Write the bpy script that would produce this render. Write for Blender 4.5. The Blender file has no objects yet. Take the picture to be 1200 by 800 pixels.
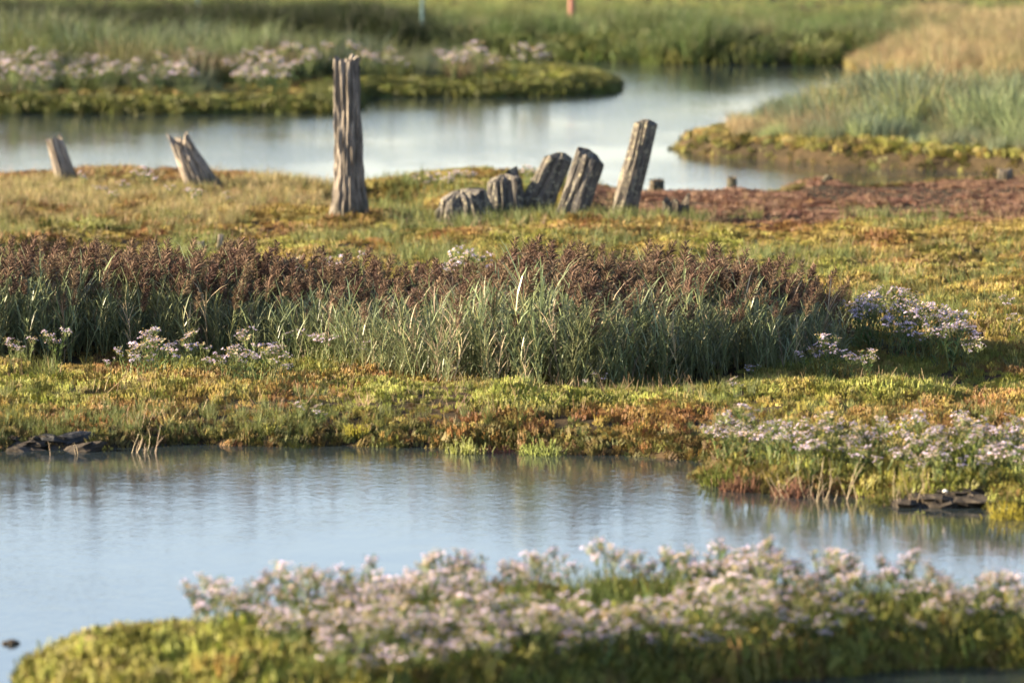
import bpy, math, random
import numpy as np
from mathutils import Vector, Matrix, Euler

# ------------------------------------------------------------------ scene, camera, sky, sun, exposure
scene = bpy.context.scene
COL = scene.collection
rng = np.random.default_rng(7)
random.seed(7)
R = math.radians

F_PX = 8000.0            # focal length in pixels of a 1200 px wide picture
CAM_H = 4.67             # camera height above the water
PITCH = math.atan(660.0 / F_PX)

cam_data = bpy.data.cameras.new('camera')
cam = bpy.data.objects.new('camera', cam_data)
COL.objects.link(cam)
cam.location = (0, 0, CAM_H)
cam.rotation_euler = (math.pi / 2 - PITCH, 0, 0)
cam_data.sensor_width = 36.0
cam_data.lens = 36.0 * F_PX / 1200.0
cam_data.clip_end = 6000
cam_data.dof.use_dof = True
cam_data.dof.focus_distance = 53.0
cam_data.dof.aperture_fstop = 2.5
scene.camera = cam

SUN_EL, SUN_AZ = R(16.5), R(1.0)      # low sun from the left
world = bpy.data.worlds.new('World')
scene.world = world
world.use_nodes = True
wn = world.node_tree.nodes
sky = wn.new('ShaderNodeTexSky')
sky.sky_type = 'NISHITA'
sky.sun_disc = False
sky.sun_elevation = SUN_EL
sky.sun_rotation = R(-90.0) + SUN_AZ
sky.air_density = 1.0
sky.dust_density = 0.7
sky.ozone_density = 1.5
wn['Background'].inputs['Strength'].default_value = 0.058
wb = wn.new('ShaderNodeMix'); wb.data_type = 'RGBA'; wb.blend_type = 'MULTIPLY'; wb.inputs[0].default_value = 1.0
wb.inputs[7].default_value = (1.06, 0.97, 1.07, 1)      # even white balance of the whole sky
world.node_tree.links.new(sky.outputs[0], wb.inputs[6])
world.node_tree.links.new(wb.outputs[2], wn['Background'].inputs['Color'])

sun_data = bpy.data.lights.new('sun', 'SUN')
sun_data.energy = 5.0
sun_data.angle = R(0.6)
sun_data.color = (1.0, 0.81, 0.58)
sun = bpy.data.objects.new('sun', sun_data)
COL.objects.link(sun)
to_sun = Vector((-math.cos(SUN_AZ) * math.cos(SUN_EL), math.sin(SUN_AZ) * math.cos(SUN_EL), math.sin(SUN_EL)))
sun.rotation_euler = to_sun.to_track_quat('Z', 'Y').to_euler()

scene.view_settings.view_transform = 'Standard'
scene.view_settings.look = 'None'
scene.view_settings.exposure = 2.62
scene.view_settings.gamma = 1.0
scene.view_settings.use_curve_mapping = False
scene.cycles.max_bounces = 6
scene.cycles.transmission_bounces = 4
scene.cycles.use_adaptive_sampling = True

# ------------------------------------------------------------------ projection helpers
CP, SP = math.cos(PITCH), math.sin(PITCH)

def ground(x, y, z=0.0):
    """world X, Y of the point at height z that the picture shows at (x, y) of 1200 x 800"""
    x = np.asarray(x, float); y = np.asarray(y, float)
    v = (400.0 - y) / F_PX
    dx = (x - 600.0) / F_PX
    dy = CP + SP * v
    dz = -SP + CP * v
    t = (z - CAM_H) / dz
    return dx * t, dy * t

def project(X, Y, Z):
    d = CP * Y - SP * (Z - CAM_H)
    u = SP * Y + CP * (Z - CAM_H)
    return 600.0 + F_PX * X / d, 400.0 - F_PX * u / d

def scale_at(Y):
    return F_PX / Y

# ------------------------------------------------------------------ numpy noise
def _hash(ix, iy, s):
    n = (ix * 374761393 + iy * 668265263 + s * 1274126177).astype(np.int64) & 0xFFFFFFFF
    n = ((n ^ (n >> 13)) * 1274126177) & 0xFFFFFFFF
    n = ((n ^ (n >> 16)) * 2246822519) & 0xFFFFFFFF
    return ((n ^ (n >> 15)) & 0xFFFFFF) / float(0xFFFFFF)

def vnoise(x, y, s=0):
    x = np.asarray(x, float); y = np.asarray(y, float)
    ix = np.floor(x).astype(np.int64); iy = np.floor(y).astype(np.int64)
    fx = x - ix; fy = y - iy
    fx = fx * fx * (3 - 2 * fx); fy = fy * fy * (3 - 2 * fy)
    a = _hash(ix, iy, s); b = _hash(ix + 1, iy, s); c = _hash(ix, iy + 1, s); d = _hash(ix + 1, iy + 1, s)
    return (a * (1 - fx) + b * fx) * (1 - fy) + (c * (1 - fx) + d * fx) * fy

def fbm(x, y, s=0, o=4):
    t = 0.0; a = 0.5; n = 0.0
    for k in range(o):
        t = t + a * vnoise(x * 2 ** k, y * 2 ** k, s + 17 * k); n += a; a *= 0.5
    return t / n

def sstep(a, b, x):
    t = np.clip((x - a) / (b - a), 0, 1)
    return t * t * (3 - 2 * t)

# ------------------------------------------------------------------ the lie of the land
def poly_px(pts, z=0.0):
    a = np.array(pts, float)
    X, Y = ground(a[:, 0], a[:, 1], z)
    return np.stack([X, Y], 1)

def sdf(P, X, Y):
    """signed distance, positive inside"""
    X = np.asarray(X, float); Y = np.asarray(Y, float)
    d = np.full(X.shape, 1e9); ins = np.zeros(X.shape, bool)
    n = len(P)
    for i in range(n):
        ax, ay = P[i]; bx, by = P[(i + 1) % n]
        ex, ey = bx - ax, by - ay
        t = np.clip(((X - ax) * ex + (Y - ay) * ey) / (ex * ex + ey * ey + 1e-12), 0, 1)
        d = np.minimum(d, (X - ax - t * ex) ** 2 + (Y - ay - t * ey) ** 2)
        c = ((ay > Y) != (by > Y)) & (X < (bx - ax) * (Y - ay) / (by - ay + 1e-12) + ax)
        ins ^= c
    d = np.sqrt(d)
    return np.where(ins, d, -d)

P_ISLET = poly_px([(34, 794), (70, 782), (120, 772), (200, 765), (330, 757), (480, 748), (600, 735), (720, 722), (850, 722), (1000, 734),
                   (1200, 738), (1500, 738), (1500, 776), (1200, 779), (1050, 782), (930, 792), (800, 806), (600, 832), (300, 842), (120, 834), (60, 812)])
P_MID = poly_px([(-500, 531), (-150, 529), (0, 527), (120, 525), (250, 521), (400, 521), (520, 525), (620, 528), (720, 533), (800, 538), (850, 545),
                 (815, 553), (812, 560), (860, 573), (930, 579), (1000, 581), (1060, 590), (1150, 591), (1175, 600), (1260, 604), (1500, 612),
                 (1700, 205), (1200, 212), (1100, 216), (1012, 224), (985, 221), (930, 221), (905, 230), (800, 232), (690, 226), (650, 217), (560, 214), (470, 216),
                 (440, 226), (395, 232), (330, 223), (250, 214), (120, 212), (0, 214), (-600, 212)])
P_POOL = poly_px([(418, 248), (430, 243), (452, 243), (458, 249), (450, 258), (425, 257)], 0.0)
P_POOL2 = poly_px([(55, 312), (90, 308), (125, 313), (118, 322), (70, 322)], 0.0)
P_RIGHT = poly_px([(800, 175), (838, 183), (900, 188), (1000, 194), (1080, 200), (1200, 207), (1700, 217), (1700, 148), (1200, 150), (1000, 152), (930, 155), (860, 160), (812, 166)])
P_REEDBANK = poly_px([(1000, 82), (1020, 90), (1065, 96), (1130, 101), (1300, 106), (1700, 108), (1700, 60), (1000, 60)])
P_FAR = np.array([[-2500, ground(600, 66)[1]]] + [list(p) for p in poly_px([(-600, 66), (0, 66), (300, 66), (640, 71), (800, 75), (1000, 77), (1700, 77)])] +
                 [[2500, ground(600, 70)[1]], [2500, 5000], [-2500, 5000]])
P_ISLE = poly_px([(-900, 136), (0, 134), (100, 134), (250, 134), (385, 132), (402, 127), (392, 117), (430, 113), (560, 113), (640, 112), (700, 109),
                  (717, 101), (700, 93), (600, 88), (300, 84), (0, 80), (-900, 76)])
# polygon, top height, bank steepness (m), mound height, ragged edge (m)
LANDS = {
    'islet': (P_ISLET, 0.15, 0.16, 0.08, 0.10),
    'mid': (P_MID, 0.16, 0.26, 0.070, 0.14),
    'right': (P_RIGHT, 0.24, 0.10, 0.06, 0.45),
    'reedbank': (P_REEDBANK, 0.30, 0.5, 0.06, 0.6),
    'far': (P_FAR, 0.38, 0.8, 0.10, 0.9),
    'isle': (P_ISLE, 0.19, 0.4, 0.06, 0.5),
}
RED_X0 = 690

def land_sd(key, X, Y):
    P, top, bw, mound, rag = LANDS[key]
    w = fbm(X / (rag * 4), Y / (rag * 9), 5, 3) - 0.5
    return sdf(P, X, Y) + w * 2 * rag

def bump(X, Y, x, y, rx, ry, z=0.15):
    """gaussian of rx metres across and ry metres deep, centred where the picture shows (x, y)"""
    cx, cy = ground(x, y, z)
    return np.exp(-((X - cx) / rx) ** 2 - ((Y - cy) / ry) ** 2)

def height(X, Y):
    X = np.asarray(X, float); Y = np.asarray(Y, float)
    z = np.full(X.shape, -0.4)
    for key, (P, top, bw, mound, rag) in LANDS.items():
        s = land_sd(key, X, Y)
        t = top
        if key == 'mid':
            px, py = project(X, Y, 0.12)
            red = sstep(RED_X0 - 40, RED_X0 + 60, px) * sstep(270, 256, py)
            t = top * (1 - red) + 0.075 * red
            t = t - 0.10 * bump(X, Y, 1190, 440, 1.0, 1.6) - 0.07 * bump(X, Y, 700, 452, 3.2, 0.8) - 0.06 * bump(X, Y, 350, 275, 1.2, 1.5)
            t = t + 0.05 * bump(X, Y, 1100, 470, 1.6, 1.2) + 0.05 * bump(X, Y, 600, 470, 2.6, 1.0) + 0.04 * bump(X, Y, 150, 462, 1.5, 1.0)
            t = t + 0.07 * bump(X, Y, 955, 213, 0.35, 1.6, 0.1) - 0.10 * bump(X, Y, 150, 287, 0.9, 2.0) + 0.04 * bump(X, Y, 1050, 262, 3, 2.5)
            mound = mound * (1 - 0.75 * red)
            pool = np.maximum(sdf(P_POOL, X, Y), sdf(P_POOL2, X, Y))
            wet = sstep(-0.7, 0.25, pool)
            t = t - 0.40 * wet
        m = (fbm(X / 1.1, Y / 1.9, 11, 4) - 0.5) * 2 * mound + (fbm(X / .42, Y / .7, 13, 2) - 0.5) * 1.1 * mound
        th = t + m * sstep(0, 0.6, s)
        if key == 'mid': th = np.where(wet < .05, np.maximum(th, .055), th)
        inside = th * (1 - np.exp(-np.maximum(s, 0) / bw))
        if key == 'far':
            inside = inside + 0.004 * np.clip(Y - 125, 0, 60)
        outside = -0.4 * (1 - np.exp(-np.maximum(-s, 0) / 0.5))
        z = np.maximum(z, np.where(s > 0, inside, outside))
    return z

# ------------------------------------------------------------------ material helpers
def mat(name):
    m = bpy.data.materials.new(name)
    m.use_nodes = True
    return m, m.node_tree.nodes, m.node_tree.links, m.node_tree.nodes['Principled BSDF']

def noise_node(N, L, vec, scale, detail=4, rough=0.6):
    n = N.new('ShaderNodeTexNoise'); n.inputs['Scale'].default_value = scale
    n.inputs['Detail'].default_value = detail; n.inputs['Roughness'].default_value = rough
    if vec is not None: L.new(vec, n.inputs['Vector'])
    return n

def ramp(N, L, fac, stops):
    r = N.new('ShaderNodeValToRGB')
    while len(r.color_ramp.elements) < len(stops): r.color_ramp.elements.new(0.5)
    for e, (p, c) in zip(r.color_ramp.elements, stops):
        e.position = p; e.color = (*c, 1)
    L.new(fac, r.inputs['Fac'])
    return r

def mapping(N, L, vec, sc):
    m = N.new('ShaderNodeMapping'); m.inputs['Scale'].default_value = sc
    L.new(vec, m.inputs['Vector'])
    return m.outputs[0]

def leafy(name, color=None, transl=0.35, rough=0.55, vary=0.35, spec=0.25):
    """plant tissue: colour from the instance tint or fixed, some light shining through"""
    m, N, L, b = mat(name)
    tc = N.new('ShaderNodeTexCoord')
    if color is None:
        a = N.new('ShaderNodeAttribute'); a.attribute_type = 'INSTANCER'; a.attribute_name = 'tint'
        base = a.outputs['Color']
    else:
        c = N.new('ShaderNodeRGB'); c.outputs[0].default_value = (*color, 1); base = c.outputs[0]
    oi = N.new('ShaderNodeObjectInfo')
    gi = N.new('ShaderNodeNewGeometry')
    # per-plant and per-piece variation of value and hue
    mr = N.new('ShaderNodeMapRange'); mr.inputs['To Min'].default_value = 1 - vary; mr.inputs['To Max'].default_value = 1 + vary
    L.new(gi.outputs['Random Per Island'], mr.inputs['Value'])
    mr2 = N.new('ShaderNodeMapRange'); mr2.inputs['To Min'].default_value = 0.48; mr2.inputs['To Max'].default_value = 0.52
    L.new(oi.outputs['Random'], mr2.inputs['Value'])
    hsv = N.new('ShaderNodeHueSaturation')
    mr3 = N.new('ShaderNodeMapRange'); mr3.inputs['To Min'].default_value = 0.72; mr3.inputs['To Max'].default_value = 1.28
    L.new(oi.outputs['Random'], mr3.inputs['Value'])
    mv = N.new('ShaderNodeMath'); mv.operation = 'MULTIPLY'; L.new(mr.outputs[0], mv.inputs[0]); L.new(mr3.outputs[0], mv.inputs[1])
    L.new(base, hsv.inputs['Color']); L.new(mv.outputs[0], hsv.inputs['Value']); L.new(mr2.outputs[0], hsv.inputs['Hue'])
    L.new(hsv.outputs[0], b.inputs['Base Color'])
    b.inputs['Roughness'].default_value = rough
    b.inputs['Specular IOR Level'].default_value = spec
    tr = N.new('ShaderNodeBsdfTranslucent'); L.new(hsv.outputs[0], tr.inputs['Color'])
    mx = N.new('ShaderNodeMixShader'); mx.inputs[0].default_value = transl
    L.new(b.outputs[0], mx.inputs[1]); L.new(tr.outputs[0], mx.inputs[2])
    L.new(mx.outputs[0], N['Material Output'].inputs['Surface'])
    return m

M_TINT = leafy('tinted_plant', None, 0.30)
M_TINTG = leafy('tinted_grass', None, 0.38, 0.6, 0.4)
M_REED_STEM = leafy('reed_stem', (0.17, 0.17, 0.07), 0.15)
M_REED_LEAF = leafy('reed_leaf', (0.155, 0.185, 0.088), 0.35, 0.42, 0.55, 0.45)
M_PLUME = leafy('reed_plume', (0.120, 0.078, 0.050), 0.25, 0.8, 0.65)
M_ASTER_STEM = leafy('aster_stem', (0.13, 0.15, 0.05), 0.15)
M_ASTER_LEAF = leafy('aster_leaf', (0.075, 0.12, 0.035), 0.35)
M_PETAL = leafy('aster_petal', (0.65, 0.57, 0.79), 0.40, 0.6, 0.15)
M_SEED = leafy('aster_seed_fluff', (0.42, 0.34, 0.26), 0.3, 0.8, 0.3)
M_DISC = leafy('aster_disc', (0.42, 0.28, 0.06), 0.1, 0.8, 0.3)
M_DRY = leafy('dry_stalk', (0.30, 0.24, 0.155), 0.15, 0.7, 0.4)
M_GLASS = leafy('glasswort_green', (0.15, 0.17, 0.035), 0.25)
M_GLASS2 = leafy('glasswort_yellow', (0.26, 0.22, 0.03), 0.30)
M_GLASS3 = leafy('glasswort_red', (0.12, 0.055, 0.035), 0.2, .6, .55)

def soil_material():
    m, N, L, b = mat('marsh_soil')
    tc = N.new('ShaderNodeTexCoord')
    n1 = noise_node(N, L, tc.outputs['Object'], 2.2, 6)
    n2 = noise_node(N, L, tc.outputs['Object'], 14, 5)
    r = ramp(N, L, n1.outputs['Fac'], [(0.30, (0.020, 0.016, 0.011)), (0.5, (0.042, 0.034, 0.020)), (0.72, (0.065, 0.046, 0.025))])
    mx = N.new('ShaderNodeMix'); mx.data_type = 'RGBA'; mx.blend_type = 'MULTIPLY'; mx.inputs[0].default_value = 0.7
    r2 = ramp(N, L, n2.outputs['Fac'], [(0.3, (0.5, 0.5, 0.5)), (0.7, (1.25, 1.2, 1.1))])
    L.new(r.outputs[0], mx.inputs[6]); L.new(r2.outputs[0], mx.inputs[7])
    L.new(mx.outputs[2], b.inputs['Base Color'])
    b.inputs['Roughness'].default_value = 1.0; b.inputs['Specular IOR Level'].default_value = 0.05
    bp = N.new('ShaderNodeBump'); bp.inputs['Strength'].default_value = 0.6; bp.inputs['Distance'].default_value = 0.03
    L.new(n2.outputs['Fac'], bp.inputs['Height']); L.new(bp.outputs[0], b.inputs['Normal'])
    return m

def water_material():
    m, N, L, b = mat('water')
    tc = N.new('ShaderNodeTexCoord')
    b.inputs['Base Color'].default_value = (0.018, 0.026, 0.028, 1)
    b.inputs['Roughness'].default_value = 0.05
    b.inputs['IOR'].default_value = 1.333
    # ripples: fine wind waves and a broader patchiness that decides where they stand
    v1 = mapping(N, L, tc.outputs['Object'], (1.0, 0.75, 1))
    a = noise_node(N, L, v1, 13.0, 3, 0.6)
    c = noise_node(N, L, mapping(N, L, tc.outputs['Object'], (0.8, 0.5, 1)), 3.0, 2, 0.5)
    p = noise_node(N, L, mapping(N, L, tc.outputs['Object'], (0.5, 0.16, 1)), 0.9, 3, 0.5)
    pr = N.new('ShaderNodeMapRange'); pr.inputs['From Min'].default_value = 0.35; pr.inputs['From Max'].default_value = 0.65
    pr.inputs['To Min'].default_value = 0.15; pr.inputs['To Max'].default_value = 1.0
    L.new(p.outputs['Fac'], pr.inputs['Value'])
    mu = N.new('ShaderNodeMath'); mu.operation = 'MULTIPLY'
    sy = N.new('ShaderNodeSeparateXYZ'); L.new(tc.outputs['Object'], sy.inputs[0])      # the open channel lies in the wind
    wy = N.new('ShaderNodeMapRange'); wy.inputs['From Min'].default_value = 68; wy.inputs['From Max'].default_value = 84
    wy.inputs['To Min'].default_value = 1; wy.inputs['To Max'].default_value = 1.6; L.new(sy.outputs['Y'], wy.inputs['Value'])
    wm_ = N.new('ShaderNodeMath'); wm_.operation = 'MULTIPLY'; L.new(pr.outputs[0], wm_.inputs[0]); L.new(wy.outputs[0], wm_.inputs[1])
    L.new(a.outputs['Fac'], mu.inputs[0]); L.new(wm_.outputs[0], mu.inputs[1])
    b1 = N.new('ShaderNodeBump'); b1.inputs['Strength'].default_value = 1.0; b1.inputs['Distance'].default_value = 0.0035
    L.new(mu.outputs[0], b1.inputs['Height'])
    b2 = N.new('ShaderNodeBump'); b2.inputs['Strength'].default_value = 1.0; b2.inputs['Distance'].default_value = 0.0024
    L.new(c.outputs['Fac'], b2.inputs['Height']); L.new(b1.outputs[0], b2.inputs['Normal'])
    L.new(b2.outputs[0], b.inputs['Normal'])
    return m

def wood_material(name, dark, mid, pale, lichen=0.0):
    m, N, L, b = mat(name)
    tc = N.new('ShaderNodeTexCoord')
    st = mapping(N, L, tc.outputs['Object'], (1, 1, 0.06))
    n1 = noise_node(N, L, st, 34, 6, 0.65)
    n2 = noise_node(N, L, tc.outputs['Object'], 5, 4, 0.6)
    n3 = noise_node(N, L, tc.outputs['Object'], 22, 5, 0.7)
    r = ramp(N, L, n1.outputs['Fac'], [(0.30, dark), (0.48, mid), (0.68, pale)])
    mx = N.new('ShaderNodeMix'); mx.data_type = 'RGBA'; mx.blend_type = 'MULTIPLY'; mx.inputs[0].default_value = 0.8
    r2 = ramp(N, L, n2.outputs['Fac'], [(0.3, (0.6, 0.6, 0.62)), (0.7, (1.2, 1.16, 1.08))])
    L.new(r.outputs[0], mx.inputs[6]); L.new(r2.outputs[0], mx.inputs[7])
    n4 = noise_node(N, L, mapping(N, L, tc.outputs['Object'], (1, 1, 0.05)), 95, 4, 0.7)      # hair cracks
    ck = ramp(N, L, n4.outputs['Fac'], [(.36, (.28, .27, .26)), (.46, (1, 1, 1))])
    mc = N.new('ShaderNodeMix'); mc.data_type = 'RGBA'; mc.blend_type = 'MULTIPLY'; mc.inputs[0].default_value = 1
    L.new(mx.outputs[2], mc.inputs[6]); L.new(ck.outputs[0], mc.inputs[7])
    sx = N.new('ShaderNodeSeparateXYZ'); L.new(tc.outputs['Object'], sx.inputs[0])                # damp, algae stained foot with a wavering upper edge
    ad = N.new('ShaderNodeMath'); ad.operation = 'MULTIPLY_ADD'; ad.inputs[1].default_value = -.35
    L.new(n2.outputs['Fac'], ad.inputs[0]); L.new(sx.outputs['Z'], ad.inputs[2])
    dm = N.new('ShaderNodeMapRange'); dm.inputs['From Min'].default_value = -.16; dm.inputs['From Max'].default_value = .04
    dm.inputs['To Min'].default_value = .75; dm.inputs['To Max'].default_value = 0; L.new(ad.outputs[0], dm.inputs['Value'])
    md_ = N.new('ShaderNodeMix'); md_.data_type = 'RGBA'; L.new(dm.outputs[0], md_.inputs[0]); L.new(mc.outputs[2], md_.inputs[6]); md_.inputs[7].default_value = (.05, .05, .028, 1)
    out = md_.outputs[2]
    if lichen:
        f = ramp(N, L, n3.outputs['Fac'], [(0.62 - 0.12 * lichen, (0, 0, 0)), (0.66 - 0.10 * lichen, (1, 1, 1))])
        lm = N.new('ShaderNodeMix'); lm.data_type = 'RGBA'; L.new(f.outputs[0], lm.inputs[0])
        L.new(out, lm.inputs[6]); lm.inputs[7].default_value = (0.26, 0.24, 0.16, 1)
        out = lm.outputs[2]
    L.new(out, b.inputs['Base Color'])
    b.inputs['Roughness'].default_value = 0.9; b.inputs['Specular IOR Level'].default_value = 0.2
    bp = N.new('ShaderNodeBump'); bp.inputs['Strength'].default_value = 0.9; bp.inputs['Distance'].default_value = 0.02
    L.new(n1.outputs['Fac'], bp.inputs['Height']); L.new(bp.outputs[0], b.inputs['Normal'])
    return m

def rough_material(name, stops, scale=8, rough=0.85):
    m, N, L, b = mat(name)
    tc = N.new('ShaderNodeTexCoord')
    n1 = noise_node(N, L, tc.outputs['Object'], scale, 7, 0.65)
    r = ramp(N, L, n1.outputs['Fac'], stops)
    L.new(r.outputs[0], b.inputs['Base Color'])
    b.inputs['Roughness'].default_value = rough; b.inputs['Specular IOR Level'].default_value = .1
    bp = N.new('ShaderNodeBump'); bp.inputs['Strength'].default_value = 0.8; bp.inputs['Distance'].default_value = 0.02
    L.new(n1.outputs['Fac'], bp.inputs['Height']); L.new(bp.outputs[0], b.inputs['Normal'])
    return m

M_SOIL = soil_material()
M_WATER = water_material()
M_WOOD_TALL = wood_material('weathered_post', (0.034, 0.030, 0.025), (0.165, 0.147, 0.122), (0.31, 0.28, 0.235))
M_WOOD_PALE = wood_material('bleached_post', (0.05, 0.042, 0.034), (0.22, 0.19, 0.15), (0.37, 0.335, 0.28))
M_WOOD_LICHEN = wood_material('lichen_post', (0.03, 0.027, 0.023), (0.115, 0.104, 0.086), (0.22, 0.20, 0.165), 0.65)
M_WOOD_DARK = wood_material('dark_post', (0.02, 0.017, 0.014), (0.075, 0.062, 0.05), (0.17, 0.14, 0.11), 0.4)
M_WOOD_GREY = wood_material('grey_rotten_post', (0.022, 0.020, 0.018), (0.085, 0.080, 0.071), (0.19, 0.18, 0.16), 0.5)
M_MUD = rough_material('grey_mud', [(0.3, (0.014, 0.015, 0.015)), (0.5, (0.034, 0.035, 0.035)), (0.7, (0.075, 0.077, 0.077))], 9)
M_MUDDARK = rough_material('dark_mud', [(0.3, (0.014, 0.012, 0.010)), (0.5, (0.038, 0.032, 0.024)), (0.72, (0.08, 0.068, 0.052))], 12)

# ------------------------------------------------------------------ mesh helpers
class MB:
    """collects triangles and quads of one mesh"""
    def __init__(self): self.v = []; self.f = []
    def tube(self, pts, radii, sides=3, cap=False):
        n0 = len(self.v); n = len(pts)
        for i, p in enumerate(pts):
            p = Vector(p)
            d = (Vector(pts[min(i + 1, n - 1)]) - Vector(pts[max(i - 1, 0)])).normalized()
            a = d.orthogonal().normalized(); b = d.cross(a)
            for k in range(sides):
                t = 2 * math.pi * k / sides
                self.v.append(p + (a * math.cos(t) + b * math.sin(t)) * radii[i])
        for i in range(n - 1):
            for k in range(sides):
                k2 = (k + 1) % sides
                self.f.append((n0 + i * sides + k, n0 + i * sides + k2, n0 + (i + 1) * sides + k2, n0 + (i + 1) * sides + k))
        if cap: self.f.append(tuple(n0 + (n - 1) * sides + k for k in range(sides)))
    def blade(self, pts, widths, side):
        """flat strip along pts; side = direction of its width"""
        n0 = len(self.v); side = Vector(side).normalized()
        for p, w in zip(pts, widths):
            p = Vector(p)
            if w < 1e-6: self.v.append(p)
            else: self.v += [p - side * w / 2, p + side * w / 2]
        idx = n0
        for i in range(len(pts) - 1):
            if widths[i + 1] < 1e-6:
                self.f.append((idx, idx + 1, idx + 2)); idx += 2
            else:
                self.f.append((idx, idx + 1, idx + 3, idx + 2)); idx += 2
    def fan(self, c, u, v, r, n, lift=0.0, ph=0):
        n0 = len(self.v); w = u.cross(v)
        self.v.append(c + w * lift)
        for k in range(n):
            t = 2 * math.pi * k / n + ph
            self.v.append(c + (u * math.cos(t) + v * math.sin(t)) * r)
        for k in range(n): self.f.append((n0, n0 + 1 + k, n0 + 1 + (k + 1) % n))
    def mesh(self, name, material, smooth=False):
        me = bpy.data.meshes.new(name)
        me.from_pydata([tuple(p) for p in self.v], [], self.f)
        me.materials.append(material)
        if smooth: me.polygons.foreach_set('use_smooth', [True] * len(me.polygons))
        me.update()
        return me

def join_meshes(name, parts):
    """one mesh out of several MB + material pairs"""
    v = []; f = []; mi = []; mats = []
    for mb, m in parts:
        n0 = len(v); v += [tuple(p) for p in mb.v]
        if m not in mats: mats.append(m)
        k = mats.index(m)
        for q in mb.f: f.append(tuple(i + n0 for i in q)); mi.append(k)
    me = bpy.data.meshes.new(name); me.from_pydata(v, [], f)
    for m in mats: me.materials.append(m)
    me.polygons.foreach_set('material_index', mi); me.update()
    return me

def link(name, data, parent=None):
    o = bpy.data.objects.new(name, data); COL.objects.link(o)
    if parent is not None: o.parent = parent
    return o

def tag(o, label=None, cat=None, group=None, kind=None):
    if label: o['label'] = label
    if cat: o['category'] = cat
    if group: o['group'] = group
    if kind: o['kind'] = kind
    return o

def copy_tree(src, loc, rotz, sc, label, group, tilt=(0, 0)):
    r = src.copy(); COL.objects.link(r)
    r.location = loc; r.rotation_euler = (tilt[0], tilt[1], rotz); r.scale = (sc, sc, sc)
    r['label'] = label
    if group: r['group'] = group
    elif 'group' in r: del r['group']
    for ch in src.children:
        c = ch.copy(); COL.objects.link(c); c.parent = r
    return r

def unlink_tree(src):
    for ch in list(src.children): bpy.data.objects.remove(ch)
    bpy.data.objects.remove(src)

# ------------------------------------------------------------------ terrain and water
def grid_sheet(name, us, Ys, zfun, material):
    U, YY = np.meshgrid(us, Ys)
    X = U * YY
    Z = zfun(X, YY)
    nr, nc = X.shape
    co = np.stack([X, YY, Z], -1).reshape(-1, 3)
    i = np.arange((nr - 1) * (nc - 1)); r = i // (nc - 1); c = i % (nc - 1)
    a = r * nc + c
    quads = np.stack([a, a + 1, a + nc + 1, a + nc], 1)
    me = bpy.data.meshes.new(name)
    me.vertices.add(len(co)); me.vertices.foreach_set('co', co.ravel())
    me.loops.add(quads.size); me.loops.foreach_set('vertex_index', quads.ravel())
    me.polygons.add(len(quads)); me.polygons.foreach_set('loop_start', np.arange(len(quads)) * 4)
    me.polygons.foreach_set('loop_total', np.full(len(quads), 4))
    me.polygons.foreach_set('use_smooth', np.ones(len(quads), bool))
    me.update(calc_edges=True); me.validate()
    me.materials.append(material)
    return link(name, me)

us = np.concatenate([[-6, -2, -0.8, -0.35, -0.2], np.linspace(-0.12, 0.12, 360), [0.2, 0.35, 0.8, 2, 6]])
ypx = np.arange(860, -60, -1.6)
Yrows = np.concatenate([[4, 12, 22, 29], ground(np.full(len(ypx), 600.0), ypx)[1], [190, 240, 340, 600, 1200, 3000]])
terrain = grid_sheet('marsh_ground', us, Yrows, height, M_SOIL)
terrain['kind'] = 'structure'

wm = MB(); wm.v = [Vector(p) for p in ((-600, 2, 0), (600, 2, 0), (600, 420, 0), (-600, 420, 0))]; wm.f = [(0, 1, 2, 3)]
water = link('water', wm.mesh('water', M_WATER)); water['kind'] = 'structure'

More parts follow.
